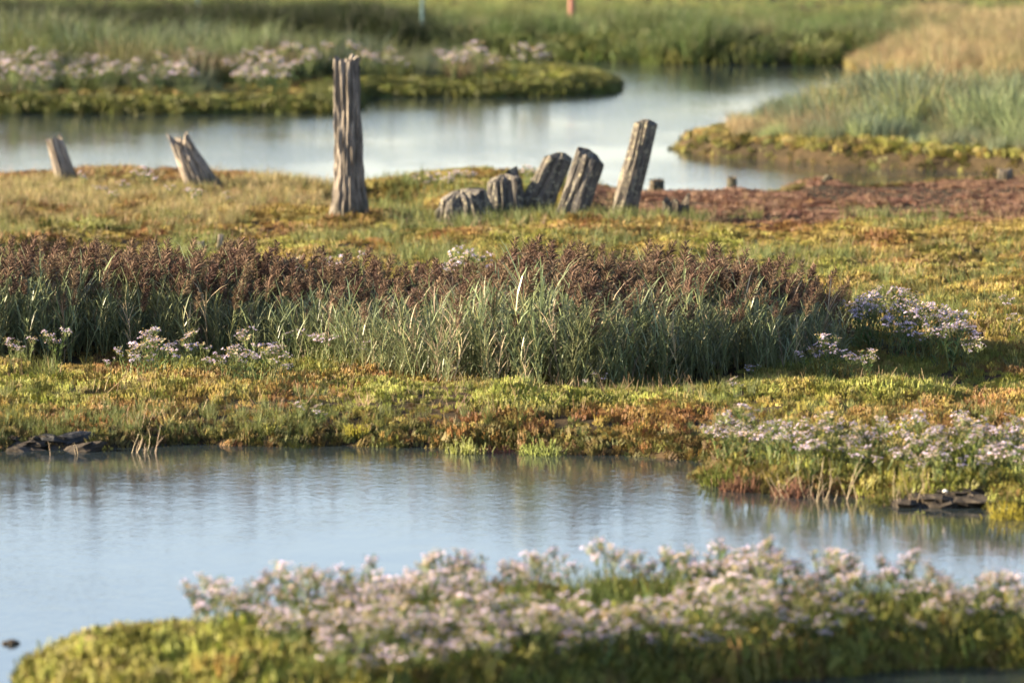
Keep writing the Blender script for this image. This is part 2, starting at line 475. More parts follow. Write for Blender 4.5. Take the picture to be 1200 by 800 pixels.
# ------------------------------------------------------------------ scattering of uncountable cover
def scatter(name, pts, rot, scl, tint, vid, sources, label=None, cat=None):
    """one object that carries many small instanced tufts; tint is per tuft"""
    n = len(pts)
    me = bpy.data.meshes.new(name)
    me.vertices.add(n); me.vertices.foreach_set('co', np.asarray(pts, np.float32).ravel())
    def attr(an, ty, data, key='value'):
        a = me.attributes.new(an, ty, 'POINT'); a.data.foreach_set(key, data)
    attr('rot', 'FLOAT_VECTOR', np.asarray(rot, np.float32).ravel(), 'vector')
    attr('scl', 'FLOAT_VECTOR', np.asarray(scl, np.float32).ravel(), 'vector')
    attr('vid', 'INT', np.asarray(vid, np.int32))
    attr('tint', 'FLOAT_COLOR', np.concatenate([tint, np.ones((n, 1))], 1).astype(np.float32).ravel(), 'color')
    o = link(name, me)
    ng = bpy.data.node_groups.new(name + '_scatter', 'GeometryNodeTree')
    ng.interface.new_socket('Geometry', in_out='INPUT', socket_type='NodeSocketGeometry')
    ng.interface.new_socket('Geometry', in_out='OUTPUT', socket_type='NodeSocketGeometry')
    N, L = ng.nodes, ng.links
    gi = N.new('NodeGroupInput'); go = N.new('NodeGroupOutput')
    jn = N.new('GeometryNodeJoinGeometry')
    for sm in sources:
        so = SRC.get(sm.name)
        if so is None:
            so = bpy.data.objects.new(sm.name, sm); SRC[sm.name] = so
        oi = N.new('GeometryNodeObjectInfo'); oi.inputs['Object'].default_value = so
        g2 = N.new('GeometryNodeGeometryToInstance')
        L.new(oi.outputs['Geometry'], g2.inputs[0]); L.new(g2.outputs[0], jn.inputs[0])
    ip = N.new('GeometryNodeInstanceOnPoints')
    def named(an, ty):
        a = N.new('GeometryNodeInputNamedAttribute'); a.data_type = ty; a.inputs['Name'].default_value = an
        return a.outputs['Attribute']
    L.new(gi.outputs[0], ip.inputs['Points']); L.new(jn.outputs[0], ip.inputs['Instance'])
    ip.inputs['Pick Instance'].default_value = True
    L.new(named('vid', 'INT'), ip.inputs['Instance Index'])
    e2r = N.new('FunctionNodeEulerToRotation')
    L.new(named('rot', 'FLOAT_VECTOR'), e2r.inputs[0]); L.new(e2r.outputs[0], ip.inputs['Rotation'])
    L.new(named('scl', 'FLOAT_VECTOR'), ip.inputs['Scale'])
    L.new(ip.outputs[0], go.inputs[0])
    md = o.modifiers.new('scatter', 'NODES'); md.node_group = ng
    o['kind'] = 'stuff'
    if label: o['label'] = label
    if cat: o['category'] = cat
    return o
SRC = {}

def glasswort_mb(rad, hgt, stems, seed, thick=0.0045):
    """a tuft of jointed upright succulent stems"""
    r = random.Random(seed); mb = MB()
    for k in range(stems):
        a = r.uniform(0, 6.28); q = rad * math.sqrt(r.random())
        x, y = q * math.cos(a), q * math.sin(a)
        h = hgt * r.uniform(0.55, 1.1) * (1 - 0.35 * (q / rad) ** 2)
        lx, ly = r.uniform(-.25, .25) + 0.25 * x / rad, r.uniform(-.25, .25) + 0.25 * y / rad
        p = [Vector((x, y, -0.02)), Vector((x + lx * h * .45, y + ly * h * .45, h * .5)), Vector((x + lx * h, y + ly * h, h))]
        mb.tube(p, [thick, thick * .95, thick * .45], 3)
        for j in range(r.randint(3, 5)):
            t = r.uniform(.25, .85); b = p[0].lerp(p[2], t); aa = r.uniform(0, 6.28); l = h * r.uniform(.22, .42) * (1.15 - t * .6)
            e = b + Vector((math.cos(aa) * l * .55, math.sin(aa) * l * .55, l * .85))
            mb.tube([b, e], [thick * .85, thick * .4], 3)
    return mb

def grass_mb(rad, hgt, blades, seed, width=0.006, lean=0.5):
    r = random.Random(seed); mb = MB()
    for k in range(blades):
        a = r.uniform(0, 6.28); q = rad * math.sqrt(r.random())
        b = Vector((q * math.cos(a), q * math.sin(a), -0.02)); h = hgt * r.uniform(.5, 1.1)
        d = Vector((math.cos(a + r.uniform(-1, 1)), math.sin(a + r.uniform(-1, 1)), 0)) * h * r.uniform(.1, lean)
        p = [b, b + d * .25 + Vector((0, 0, h * .45)), b + d * .6 + Vector((0, 0, h * .8)), b + d * 1.1 + Vector((0, 0, h * .97))]
        w = width * r.uniform(.7, 1.3); t = r.uniform(0, 3.14)
        mb.blade(p, [w, w * .9, w * .6, 0], (math.cos(t), math.sin(t), 0))
    return mb

SRC_GLASS = [glasswort_mb(0.08, 0.085, 24, s, .0034).mesh('glasswort_tuft_%d' % s, M_TINT) for s in range(4)]
SRC_GRASS = [grass_mb(0.07, 0.30, 26, 20 + s).mesh('grass_tuft_%d' % s, M_TINTG) for s in range(4)]
SRC_FARGRASS = [grass_mb(0.17, 0.42, 60, 40 + s, 0.008, 0.8).mesh('far_grass_tuft_%d' % s, M_TINTG) for s in range(4)]

YG = np.array((0.245, 0.255, 0.050)); OL = np.array((0.115, 0.130, 0.032)); GO = np.array((0.30, 0.225, 0.060))
ORG = np.array((0.26, 0.130, 0.045)); RED = np.array((0.19, 0.078, 0.048)); GG = np.array((0.125, 0.155, 0.065))
STRAW = np.array((0.30, 0.22, 0.12)); GRN = np.array((0.085, 0.13, 0.03)); BLU = np.array((0.085, 0.115, 0.075)); PINK = np.array((0.215, 0.130, 0.085))

def sample(key, n, xpx=(-160, 1360), smin=0.03):
    """n random points on a piece of land, even per area, kept to a fan a little wider than the view"""
    P = LANDS[key][0]
    Ymin, Ymax = P[:, 1].min(), min(P[:, 1].max(), 175)
    out = []; got = 0
    while got < n:
        m = max(4000, n)
        Y = np.sqrt(rng.uniform(Ymin ** 2, Ymax ** 2, m))
        X = (rng.uniform(xpx[0], xpx[1], m) - 600) / F_PX * Y
        s = land_sd(key, X, Y)
        k = s > smin
        out.append(np.stack([X[k], Y[k], s[k]], 1)); got += k.sum()
        if len(out) > 60: break
    a = np.concatenate(out)[:n]
    return a[:, 0], a[:, 1], a[:, 2]

def land_area(key, xpx=(-160, 1360)):
    P = LANDS[key][0]
    Ymin, Ymax = P[:, 1].min(), min(P[:, 1].max(), 175)
    Y = np.sqrt(rng.uniform(Ymin ** 2, Ymax ** 2, 20000)); X = (rng.uniform(xpx[0], xpx[1], 20000) - 600) / F_PX * Y
    return (land_sd(key, X, Y) > 0.03).mean() * (xpx[1] - xpx[0]) / F_PX * (Ymax ** 2 - Ymin ** 2) / 2

def lay(name, X, Y, sc, tint, sources, label=None, cat=None, vary=0.25, tilt=0.2, sink=0.0, stretch=None):
    n = len(X)
    Z = height(X, Y) - sink
    rot = np.stack([rng.normal(0, tilt, n), rng.normal(0, tilt, n), rng.uniform(0, 6.28, n)], 1)
    s = np.asarray(sc) * rng.uniform(1 - vary, 1 + vary, n)
    S = np.stack([s, s, s if stretch is None else s * stretch], 1)
    tint = np.clip(tint * rng.uniform(0.75, 1.25, (n, 1)), 0, 1)
    return scatter(name, np.stack([X, Y, Z], 1), rot, S, tint, rng.integers(0, len(sources), n), sources, label, cat)

def blend(n, *wc):
    """weighted pick of colours with soft mixing; wc = (weight array, colour)"""
    W = np.stack([np.broadcast_to(np.asarray(w, float), (n,)) for w, _ in wc], 1) ** 1.0
    W = W * rng.uniform(0.35, 1.0, W.shape) + 1e-4
    W = W ** 4; W /= W.sum(1, keepdims=True)
    C = np.stack([c for _, c in wc], 0)
    return W @ C

# reed bed outline, on the ground of the mid marsh
P_REED = poly_px([(-260, 428), (0, 428), (120, 424), (250, 428), (340, 428), (420, 440), (520, 448), (620, 452), (700, 450), (800, 443), (900, 436), (985, 428),
                  (992, 404), (900, 397), (700, 394), (500, 402), (300, 397), (0, 392), (-260, 392)], 0.15)

# mid marsh turf -----------------------------------------------------------------
n = int(land_area('mid') * 200)
X, Y, S = sample('mid', n)
H = height(X, Y)
k = (H > 0.015) & (rng.random(n) < .35 + .9 * sstep(.28, .5, fbm(X / .55, Y / 1.2, 57))) & ~((sdf(P_REED, X, Y) > 0.25) & (rng.random(n) < 0.7))
X, Y, S, H = X[k], Y[k], S[k], H[k]; n = len(X)
px, py = project(X, Y, H)
n1 = fbm(X / 0.9, Y / 2.0, 31); n2 = fbm(X / 0.5, Y / 1.1, 57); n3 = fbm(X / 2.2, Y / 4.0, 71)
red = sstep(RED_X0 - 40, RED_X0 + 40, px) * sstep(268, 254, py)
front = sstep(440, 458, py)
rusty = sstep(0.5, 0.72, n1) + 0.8 * front * sstep(470, 500, py) * sstep(380, 620, px) * sstep(0.3, 0.55, n2)
leftback = (1 - sstep(300, 420, px)) * sstep(300, 260, py)
q = [fbm(X / .7, Y / 1.6, 200 + i, 3) for i in range(5)]
w_yg = 1.1 * sstep(0.35, 0.65, q[0]) + 0.35 + 0.5 * front * sstep(480, 458, py)
w_go = 1.1 * sstep(.35, .65, q[1]) + 0.25 + 0.5 * (1 - front) + 0.3 * sstep(300, 100, px) * front
w_or = .75 * sstep(.38, .62, q[2]) + 0.8 * rusty + 0.15 + 0.3 * leftback
w_re = 0.35 * sstep(.45, .7, q[4]) + 0.6 * sstep(0.5, 0.7, n3) * rusty + 1.4 * red + 0.5 * leftback * sstep(0.5, 0.65, n2)
w_ol = 0.9 * sstep(.4, .65, q[3]) + 0.15 + 0.6 * front * sstep(505, 520, py)
w_pk = 2.6 * red
point = sstep(800, 860, px) * sstep(522, 540, py)
w_yg = w_yg + 1.3 * point; w_or = w_or * (1 - .7 * point); w_re = w_re * (1 - .6 * point)
rust = sstep(430, 560, px) * sstep(900, 800, px) * sstep(474, 488, py)
w_or = w_or + .55 * rust * sstep(.3, .5, n2); w_re = w_re + .35 * rust; w_yg = w_yg * (1 - .5 * rust)
nored = 1 - 0.66 * red
shore = sstep(450, 330, px) * sstep(222, 208, py)
w_or = w_or + 1.2 * shore; w_re = w_re + 1.2 * shore
tint = blend(n, (w_yg * nored, YG), (w_go * nored, GO), (w_or, ORG), (w_re, RED), (w_ol * nored, OL), (w_pk, PINK))
lay('glasswort_turf', X, Y, 0.36 + 0.66 * sstep(.3, .7, n2) - 0.2 * red + .25 * point, tint, SRC_GLASS, 'low yellow, green and rusty glasswort turf covering the mid marsh', 'marsh turf', stretch=0.75 + 0.35 * n1)

# overhanging fringe along the waterlines
def fringe(name, key, n, width, sc, cols, label):
    X, Y, S = sample(key, n, smin=-.06)
    H = height(X, Y); k = (S < width) & (H > -.06) & (H < .6)
    X, Y = X[k], Y[k]; m = len(X)
    lay(name, X, Y, np.full(m, sc), blend(m, *cols), SRC_GLASS, label, 'marsh turf', tilt=.45)
fringe('bank_fringe', 'mid', 150000, .30, .55, ((.9, OL), (.4, YG), (.6, ORG), (.4, GRN), (.5, RED)), 'olive and rusty growth overhanging the edges of the mid marsh')
fringe('island_fringe', 'right', 5000, .6, .7, ((.8, OL), (.5, YG), (.5, GO), (.3, ORG), (.3, STRAW)), 'straw and olive growth overhanging the edge of the right island')
fringe('far_bank_fringe', 'far', 90000, 1.2, 2.4, ((.9, OL), (.7, GRN), (.4, YG), (.3, STRAW)), 'dark green growth along the waterline of the far bank')
fringe('far_island_fringe', 'isle', 40000, .6, 1.2, ((.9, OL), (.5, YG), (.3, ORG), (.3, GRN)), 'dark olive growth along the waterline of the far island')
fringe('islet_fringe', 'islet', 9000, .3, 1.1, ((.8, YG), (.5, OL), (.5, ORG), (.3, RED)), 'yellow and rusty growth along the edge of the foreground islet')

# sea grass on the mid marsh: shaded near bank on the left, patches behind the reeds
X, Y, S = sample('mid', 52000)
H = height(X, Y); px, py = project(X, Y, H)
n1 = fbm(X / 0.8, Y / 1.6, 91); u = rng.random(len(X))
dens = 0.9 * (sstep(520, 320, px) * sstep(478, 492, py)) + 0.35 * sstep(0.5, 0.62, n1) * (py < 300) * (px < 520) * (py < 262)
dens += 0.30 * sstep(215, 222, py) * sstep(250, 236, py) * (px < 380) + 0.22 * sstep(0.45, 0.62, n1)
dens += 0.5 * np.exp(-((py - 258) / 6) ** 2) * (px > 480) * (px < 830)
dens *= 1 - sstep(RED_X0 - 40, RED_X0 + 40, px) * sstep(266, 252, py)
dens *= 1 - .85 * sstep(450, 330, px) * sstep(222, 208, py)
k = (u < dens) & (H > 0.02)
X, Y, H, px, py = X[k], Y[k], H[k], px[k], py[k]; n = len(X)
dry = sstep(300, 250, py) * (px < 420)
tint = blend(n, (0.9, OL), (0.7, GG), (0.9 * dry + .1, STRAW), (0.3 + .4 * dry, GO), (0.25, GRN))
lay('marsh_grass', X, Y, np.where(py > 450, 0.38, 0.55), tint, SRC_GRASS, 'short olive and straw coloured grass growing through the marsh turf', 'grass')

def dead_mb(seed):
    r = random.Random(seed); mb = MB()
    for k in range(4):
        b = Vector((r.uniform(-.06, .06), r.uniform(-.06, .06), -.01)); d = Vector((r.uniform(-.6, .6), r.uniform(-.6, .6), 1)) * r.uniform(.07, .19)
        mb.tube([b, b + d * .6, b + d + Vector((r.uniform(-.03, .03), 0, 0))], [.0022, .0018, .0009], 3)
    return mb
SRC_DEAD = [dead_mb(900 + i).mesh('dead_stem_%d' % i, M_TINT) for i in range(4)]
X, Y, S = sample('mid', 30000)
H = height(X, Y); k = (H > .03) & (rng.random(len(X)) < .22 * sstep(.50, .62, fbm(X / .9, Y / 2, 66))); X, Y = X[k], Y[k]; n = len(X)
lay('dead_stems', X, Y, np.full(n, .7), blend(n, (1, STRAW), (.7, PINK * .8), (.5, GO)), SRC_DEAD, 'thin straw coloured dead stems standing through the marsh turf', 'dead stems', .4)

# foreground islet ----------------------------------------------------------------
n = int(land_area('islet') * 230)
X, Y, S = sample('islet', n)
H = height(X, Y); px, py = project(X, Y, H)
n2 = fbm(X / 0.35, Y / 0.7, 57)
tint = blend(n, (0.9 + 0.5 * (px < 500), YG * 1.1), (0.9 * sstep(.4, .65, fbm(X / .3, Y / .6, 210)), GO), (0.8 * sstep(0.55, 0.7, n2) + .5 * np.exp(-S / 0.1), ORG), (0.5 * sstep(0.6, .75, n2) + .3 * np.exp(-S / 0.1), RED), (0.9 * sstep(.45, .65, fbm(X / .3, Y / .6, 211)), OL), (0.5 * (px > 500), GRN))
lay('islet_glasswort', X, Y, .55 + 1.2 * sstep(.3, .7, n2), tint, SRC_GLASS, 'yellow green glasswort mat on the blurred foreground islet', 'marsh turf')
n = int(land_area('islet') * 60)
X, Y, S = sample('islet', n)
px, py = project(X, Y, 0.15); k = (px > 330); X, Y = X[k], Y[k]; n = len(X)
tint = blend(n, (0.9, GRN), (0.8, OL), (0.4, GG), (0.3, YG))
lay('islet_grass', X, Y, 0.65, tint, SRC_GRASS, 'soft green grass among the asters of the foreground islet', 'grass')

# right hand reed-grass island -----------------------------------------------------
n = int(land_area('right') * 70)
X, Y, S = sample('right', n)
H = height(X, Y); px, py = project(X, Y, H)
n2 = fbm(X / 0.9, Y / 2.2, 57)
k = S > .10; X, Y, S, H, px, py, n2 = X[k], Y[k], S[k], H[k], px[k], py[k], n2[k]; n = len(X)
edge = np.exp(-S / 1.6)
tint = blend(n, (1.0 * sstep(.45, .6, n2) + .4, YG * 1.15), (0.5 + .4 * edge, GO), (0.5 * edge, ORG), (0.3, OL), (0.8 * edge, STRAW))
lay('island_edge_turf', X, Y, .35 + 1.0 * n2, tint, SRC_GLASS, 'low yellow green and orange turf along the edge of the grassy island', 'marsh turf')
n = int(land_area('right') * 48)
X, Y, S = sample('right', n)
H = height(X, Y); px, py = project(X, Y, H)
n2 = .5 * fbm(X / 1.2, Y / 3, 77) + .5 * sstep(.3, .7, fbm(X / .38, Y / 1.1, 78, 2))
k = (S > .10 + .55 * n2); X, Y, S, px, n2 = X[k], Y[k], S[k], px[k], n2[k]; n = len(X)
grey = sstep(880, 1050, px)
q = [sstep(.35, .65, fbm(X / .45, Y / 1.3, 220 + i, 2)) for i in range(4)]
tint = blend(n, (0.5 + .4 * grey * q[0], BLU * 1.25), (1.0 * q[1] + .2, GG * 1.25), ((0.35 * (1 - grey) + .55) * q[2], STRAW * .9), (0.4 * q[3], YG * .9), (0.2 * (1 - grey) * q[0], PINK * .8), (.35 * (1 - q[1]), OL * .8))
lay('island_grass', X, Y, (0.5 + 0.80 * sstep(0.3, 2.4, S)) * (0.55 + .9 * n2), tint, SRC_FARGRASS, 'tall grey green grass standing on the island at the right', 'grass', tilt=0.12)

# left far island -------------------------------------------------------------------
n = int(land_area('isle') * 34)
X, Y, S = sample('isle', n)
H = height(X, Y); px, py = project(X, Y, H)
n2 = fbm(X / 1.2, Y / 3, 57)
edge = np.exp(-S / 2.2)
tint = blend(n, (1.1 * (px > 410) + .5, YG), (0.6, OL), (0.8 * edge * (px < 420) + .1, ORG), (0.4, GO), (.25 * edge, RED))
lay('far_island_turf', X, Y, .4 + 0.9 * n2, tint, SRC_GLASS, 'low yellow green turf fringing the far island', 'marsh turf')
n = int(land_area('isle') * 20)
X, Y, S = sample('isle', n)
H = height(X, Y); px, py = project(X, Y, H)
n2 = .5 * fbm(X / 1.6, Y / 4, 77) + .5 * sstep(.3, .7, fbm(X / .5, Y / 1.5, 78, 2))
front_sd = S
k = (S > .8 + 2.2 * n2); X, Y, S, px, py, n2 = X[k], Y[k], S[k], px[k], py[k], n2[k]; n = len(X)
q = [sstep(.35, .65, fbm(X / .6, Y / 2, 230 + i, 2)) for i in range(4)]
tint = blend(n, (0.9 * q[0] + .2, BLU), (0.9 * q[1] + .2, GG), (0.7 * q[2], OL), (0.6 * q[3], STRAW * .75), (.3, GRN))
tint = tint * .72
lay('far_island_grass', X, Y, (0.45 + 1.3 * sstep(116, 94, py) * (0.30 + .70 * sstep(650, 100, px))) * (0.6 + .8 * n2), tint, SRC_FARGRASS, 'grey green grass and wormwood covering the far island', 'grass', tilt=0.12)

# reed bank on the far right --------------------------------------------------------
n = int(land_area('reedbank') * 26)
X, Y, S = sample('reedbank', n)
px, py = project(X, Y, 0.3)
n2 = fbm(X / 1.2, Y / 3, 57)
tint = blend(n, (1.0, STRAW), (0.7, STRAW * 0.8 + PINK * .2), (0.9, GG), (0.5, OL), (0.2, GO))
lay('dry_reed_bank', X, Y, (0.70 + .9 * n2) * (.45 + .55 * sstep(1000, 1110, px)), tint, SRC_FARGRASS, 'pale straw coloured dry reeds on the bank at the upper right', 'dry reeds', tilt=0.08)
n = int(land_area('reedbank') * 14)
X, Y, S = sample('reedbank', n)
k = S < 2.2; X, Y = X[k], Y[k]; n = len(X)
tint = blend(n, (.8, YG), (.7, ORG), (.5, RED))
lay('reed_bank_turf', X, Y, np.full(n, 2.0), tint, SRC_GLASS, 'green and russet turf at the foot of the dry reeds', 'marsh turf')

# far bank and field ------------------------------------------------------------------
n = int(land_area('far') * 15)
X, Y, S = sample('far', n)
H = height(X, Y); px, py = project(X, Y, H)
n2 = .45 * fbm(X / 2.2, Y / 7, 57) + .55 * sstep(.3, .7, fbm(X / .6, Y / 2.4, 58, 2)); n3 = fbm(X / 5, Y / 10, 23)
edge = np.exp(-S / 7.0)
leftshade = sstep(620, 330, px)  # left stretch of the far bank: shade painted into the grass tint, grass also taller
tall = edge * (0.25 + 1.1 * n2) * (1 + .35 * leftshade) + 0.10 + 0.12 * n3
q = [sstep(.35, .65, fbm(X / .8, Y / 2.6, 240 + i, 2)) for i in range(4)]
tint = blend(n, (0.9, GRN), (0.5 * q[0], OL), (0.9 * edge * q[1], GG), (4.5 * edge * leftshade, GRN * .22), (.7 * (1 - edge), YG * .8 + STRAW * .2), (0.6 * (1 - edge) * sstep(.45, .6, n3) + .12, YG), (0.8 * edge * q[2] * (1 - leftshade) + .15 * (1 - edge) * n3, STRAW), (.3 * q[3] * edge, PINK * .8))
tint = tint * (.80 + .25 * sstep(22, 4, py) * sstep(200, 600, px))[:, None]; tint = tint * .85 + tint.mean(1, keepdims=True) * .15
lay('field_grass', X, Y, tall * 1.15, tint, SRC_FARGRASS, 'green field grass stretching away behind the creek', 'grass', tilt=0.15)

# ------------------------------------------------------------------ reeds
def reed_parts(h, seed, plume=True):
    r = random.Random(seed)
    st = MB(); lf = MB(); pl = MB()
    lean = Vector((r.uniform(-.05, .28), r.uniform(-.12, .12), 0))
    pt = lambda t: Vector((0, 0, -0.05 + t * (h + .05))) + lean * t * t * h
    st.tube([pt(t) for t in (0, .3, .6, .85, 1)], [.0045, .004, .0035, .0025, .0018], 3)
    nl = r.randint(12, 15)
    for j in range(nl):
        t = .12 + .74 * (j + r.random() * .6) / nl
        b = pt(t); a = (j % 2) * math.pi + r.uniform(-1.5, 1.5); l = r.uniform(.15, .27) * (1.1 - .3 * t)
        d = Vector((math.cos(a), math.sin(a) * .9, 0)); up = Vector((0, 0, 1)); ri = r.uniform(.7, 2.0)
        dr = r.uniform(.0, .35)
        p = [b, b + (d * .22 + up * .30 * ri) * l, b + (d * .50 + up * (.55 * ri - dr * .3)) * l, b + (d * .8 + up * (.72 * ri - dr)) * l]
        w = r.uniform(.007, .012)
        side = d.cross(up) + Vector((0, 0, r.uniform(-.5, .5)))
        lf.blade(p, [w * .7, w, w * .7, 0], side)
    if plume:
        L = r.uniform(.15, .22); top = pt(1.0)
        droop = Vector((r.uniform(.2, .55), r.uniform(-.25, .25), 0))
        base = pt(1.0 - .3 * L / h)
        ax = lambda t: base + Vector((0, 0, L * t)) + droop * L * t * t * .6
        for j in range(100):
            t = j / 100 * .95; b = ax(t); a = r.uniform(0, 6.28); l = L * (.46 - .28 * t) * r.uniform(.6, 1.25)
            d = Vector((math.cos(a) * .65 + droop.x * .6, math.sin(a) * .65, .62)).normalized()
            m = b + d * l * .55; e = m + (d + Vector((.35, 0, -.35))).normalized() * l * .5
            w = r.uniform(.0045, .0085)
            pl.blade([b, m, e], [w * .5, w, 0], d.cross(Vector((r.uniform(-1, 1), r.uniform(-1, 1), .4))))
    return st, lf, pl

REED_V = []
for s in range(8):
    h = 0.58 + 0.03 * (s % 4)
    REED_V.append((h, reed_parts(h, 100 + s)))
SRC_REED = [join_meshes('reed_%d' % i, [(p[0], M_REED_STEM), (p[1], M_REED_LEAF), (p[2], M_PLUME)]) for i, (h, p) in enumerate(REED_V)]
SRC_SHOOT = []
for s in range(9):
    st, lf, pl = reed_parts(0.5, 300 + s, False)
    SRC_SHOOT.append(join_meshes('reed_shoot_%d' % s, [(st, M_DRY if s == 8 else M_REED_STEM), (lf, M_DRY if s == 8 else M_REED_LEAF)]))

# how tall the bed stands along the picture's width, as the top line seen there
TOPX = np.array([-300, 0, 60, 150, 250, 330, 400, 470, 550, 620, 700, 800, 880, 940, 975, 995])
TOPY = np.array([285, 284, 280, 290, 283, 292, 300, 311, 303, 288, 296, 297, 300, 305, 322, 350])

def reed_points(n):
    out = []
    x0, x1 = P_REED[:, 0].min(), P_REED[:, 0].max(); y0, y1 = P_REED[:, 1].min(), P_REED[:, 1].max()
    X = rng.uniform(x0, x1, n * 4); Y = rng.uniform(y0, y1, n * 4)
    s = sdf(P_REED, X, Y) + (fbm(X / .5, Y / .8, 3) - .5) * .5
    k = s > 0
    return X[k][:n], Y[k][:n], s[k][:n]

RX, RY, RS = reed_points(3600)
RH = height(RX, RY)
rpx, rpy = project(RX, RY, RH)
topy = np.interp(rpx, TOPX, TOPY)
back = ground(rpx, np.full(len(rpx), 400.0), .2)[1]
total = (rpy - topy) / scale_at(RY)                     # full height that reaches the top line
frontness = np.clip((RY.max() - RY) / (RY.max() - RY.min()), 0, 1)
clump = fbm(RX / .8, RY / 1.0, 44)
hh = total * np.clip(rng.normal(0.86, .08, len(RX)) - 0.10 * frontness + .25 * (clump - .5), .45, 1.03)
hh = np.where(RS < .12, hh * .8, hh) * np.where(rpx > 900, rng.uniform(.75, 1.05, len(RX)), 1)
hh = np.maximum(hh, .30)
tilt_r = rng.normal(0.07, .15, len(RX))
# the 300 nearest of them are individuals
bare = (rng.random(len(RX)) < sstep(.25, .75, frontness) * .85)      # no plume
BX, BY, BH, bh = RX[bare], RY[bare], RH[bare], hh[bare] * rng.uniform(.5, .86, bare.sum())
keep = ~bare
RX, RY, RH, RS, hh, rpx, frontness, tilt_r = [a[keep] for a in (RX, RY, RH, RS, hh, rpx, frontness, tilt_r)]
order = np.argsort(-(frontness + rng.uniform(0, .55, len(RX)) - 2.0 * ((rpx < 0) | (rpx > 1200))))
pick = order[:300]; rest = order[300:]
vid = rng.integers(0, 8, len(RX))
vh = np.array([h + 0.13 for h, _ in REED_V])
nr = len(rest)
scatter('reed_bed', np.stack([RX[rest], RY[rest], RH[rest]], 1), np.stack([rng.normal(0, .06, nr), tilt_r[rest], rng.uniform(-.9, .9, nr)], 1),
        np.repeat((hh[rest] / vh[vid[rest]])[:, None], 3, 1), np.ones((nr, 3)), vid[rest], SRC_REED, 'dense mass of green reeds with brown plumes across the middle', 'reeds')
# leafy shoots that fill the foot of the bed
SX, SY, SS = reed_points(1900)
k = (SY < np.quantile(SY, .62)); SX, SY = SX[k], SY[k]
SSC = np.concatenate([rng.uniform(.45, .95, len(SX)), bh / .5]); SX = np.concatenate([SX, BX]); SY = np.concatenate([SY, BY]); ns = len(SX)
SH = height(SX, SY)
scatter('reed_shoots', np.stack([SX, SY, SH], 1), np.stack([rng.normal(0, .12, ns), rng.normal(.05, .12, ns), rng.uniform(0, 6.28, ns)], 1),
        np.repeat(SSC[:, None], 3, 1), np.ones((ns, 3)), rng.integers(0, 9, ns), SRC_SHOOT, 'short leafy green shoots at the foot of the reeds', 'reeds')
protos = []
for i, (h, p) in enumerate(REED_V):
    e = bpy.data.objects.new('reed', None); COL.objects.link(e)
    tag(e, 'x', 'reed')
    link('stem', p[0].mesh('reed_stem', M_REED_STEM), e)
    link('leaf_blades', p[1].mesh('reed_leaves', M_REED_LEAF), e)
    link('plume', p[2].mesh('reed_plume', M_PLUME), e)
    protos.append(e)
def reed_label(x):
    where = ('above the sunlit asters at its left end' if x < 330 else 'over its shaded stretch left of the middle' if x < 520 else 'in the middle beside the white asters' if x < 700
             else 'right of the middle' if x < 880 else 'at its dark right end')
    return 'brown plumed reed of the bed, ' + where
for j in pick:
    v = vid[j]
    copy_tree(protos[v], (RX[j], RY[j], RH[j]), rng.uniform(-.9, .9), hh[j] / vh[v], reed_label(rpx[j]), 'reeds along the near edge of the bed', (rng.normal(0, .06), tilt_r[j]))
for e in protos: unlink_tree(e)

# ------------------------------------------------------------------ asters
def flower_cluster(seed, heads=7, rad=.050):
    r = random.Random(seed); pt = MB(); ds = MB(); st = MB()
    for k in range(heads):
        a = r.uniform(0, 6.28); q = rad * math.sqrt((k + .5) / heads)
        c = Vector((q * math.cos(a * 1 + k * 2.4), q * math.sin(a + k * 2.4), r.uniform(-.012, .014)))
        st.tube([Vector((0, 0, -.06)), c], [.0018, .0014], 3)
        nrm = (Vector((c.x * 6, c.y * 6, 1)) + Vector((r.uniform(-.5, .5), r.uniform(-.5, .5), 0))).normalized()
        u = nrm.orthogonal().normalized(); v = nrm.cross(u)
        R_ = r.uniform(.012, .017); npet = r.randint(9, 11)
        if r.random() < .8:
            for q2 in range(npet):
                t = 2 * math.pi * q2 / npet + r.uniform(-.12, .12)
                d = u * math.cos(t) + v * math.sin(t); s = nrm.cross(d)
                lift = r.uniform(-.3, .5)
                b = c + d * .003; m = c + d * R_ * .6 + nrm * lift * R_ * .35; e = c + d * R_ + nrm * lift * R_ * .5
                pt.blade([b, m, e], [.002, .0048, 0], s)
        ds.fan(c + nrm * .001, u, v, .0052, 6, .004)
    return pt, ds, st

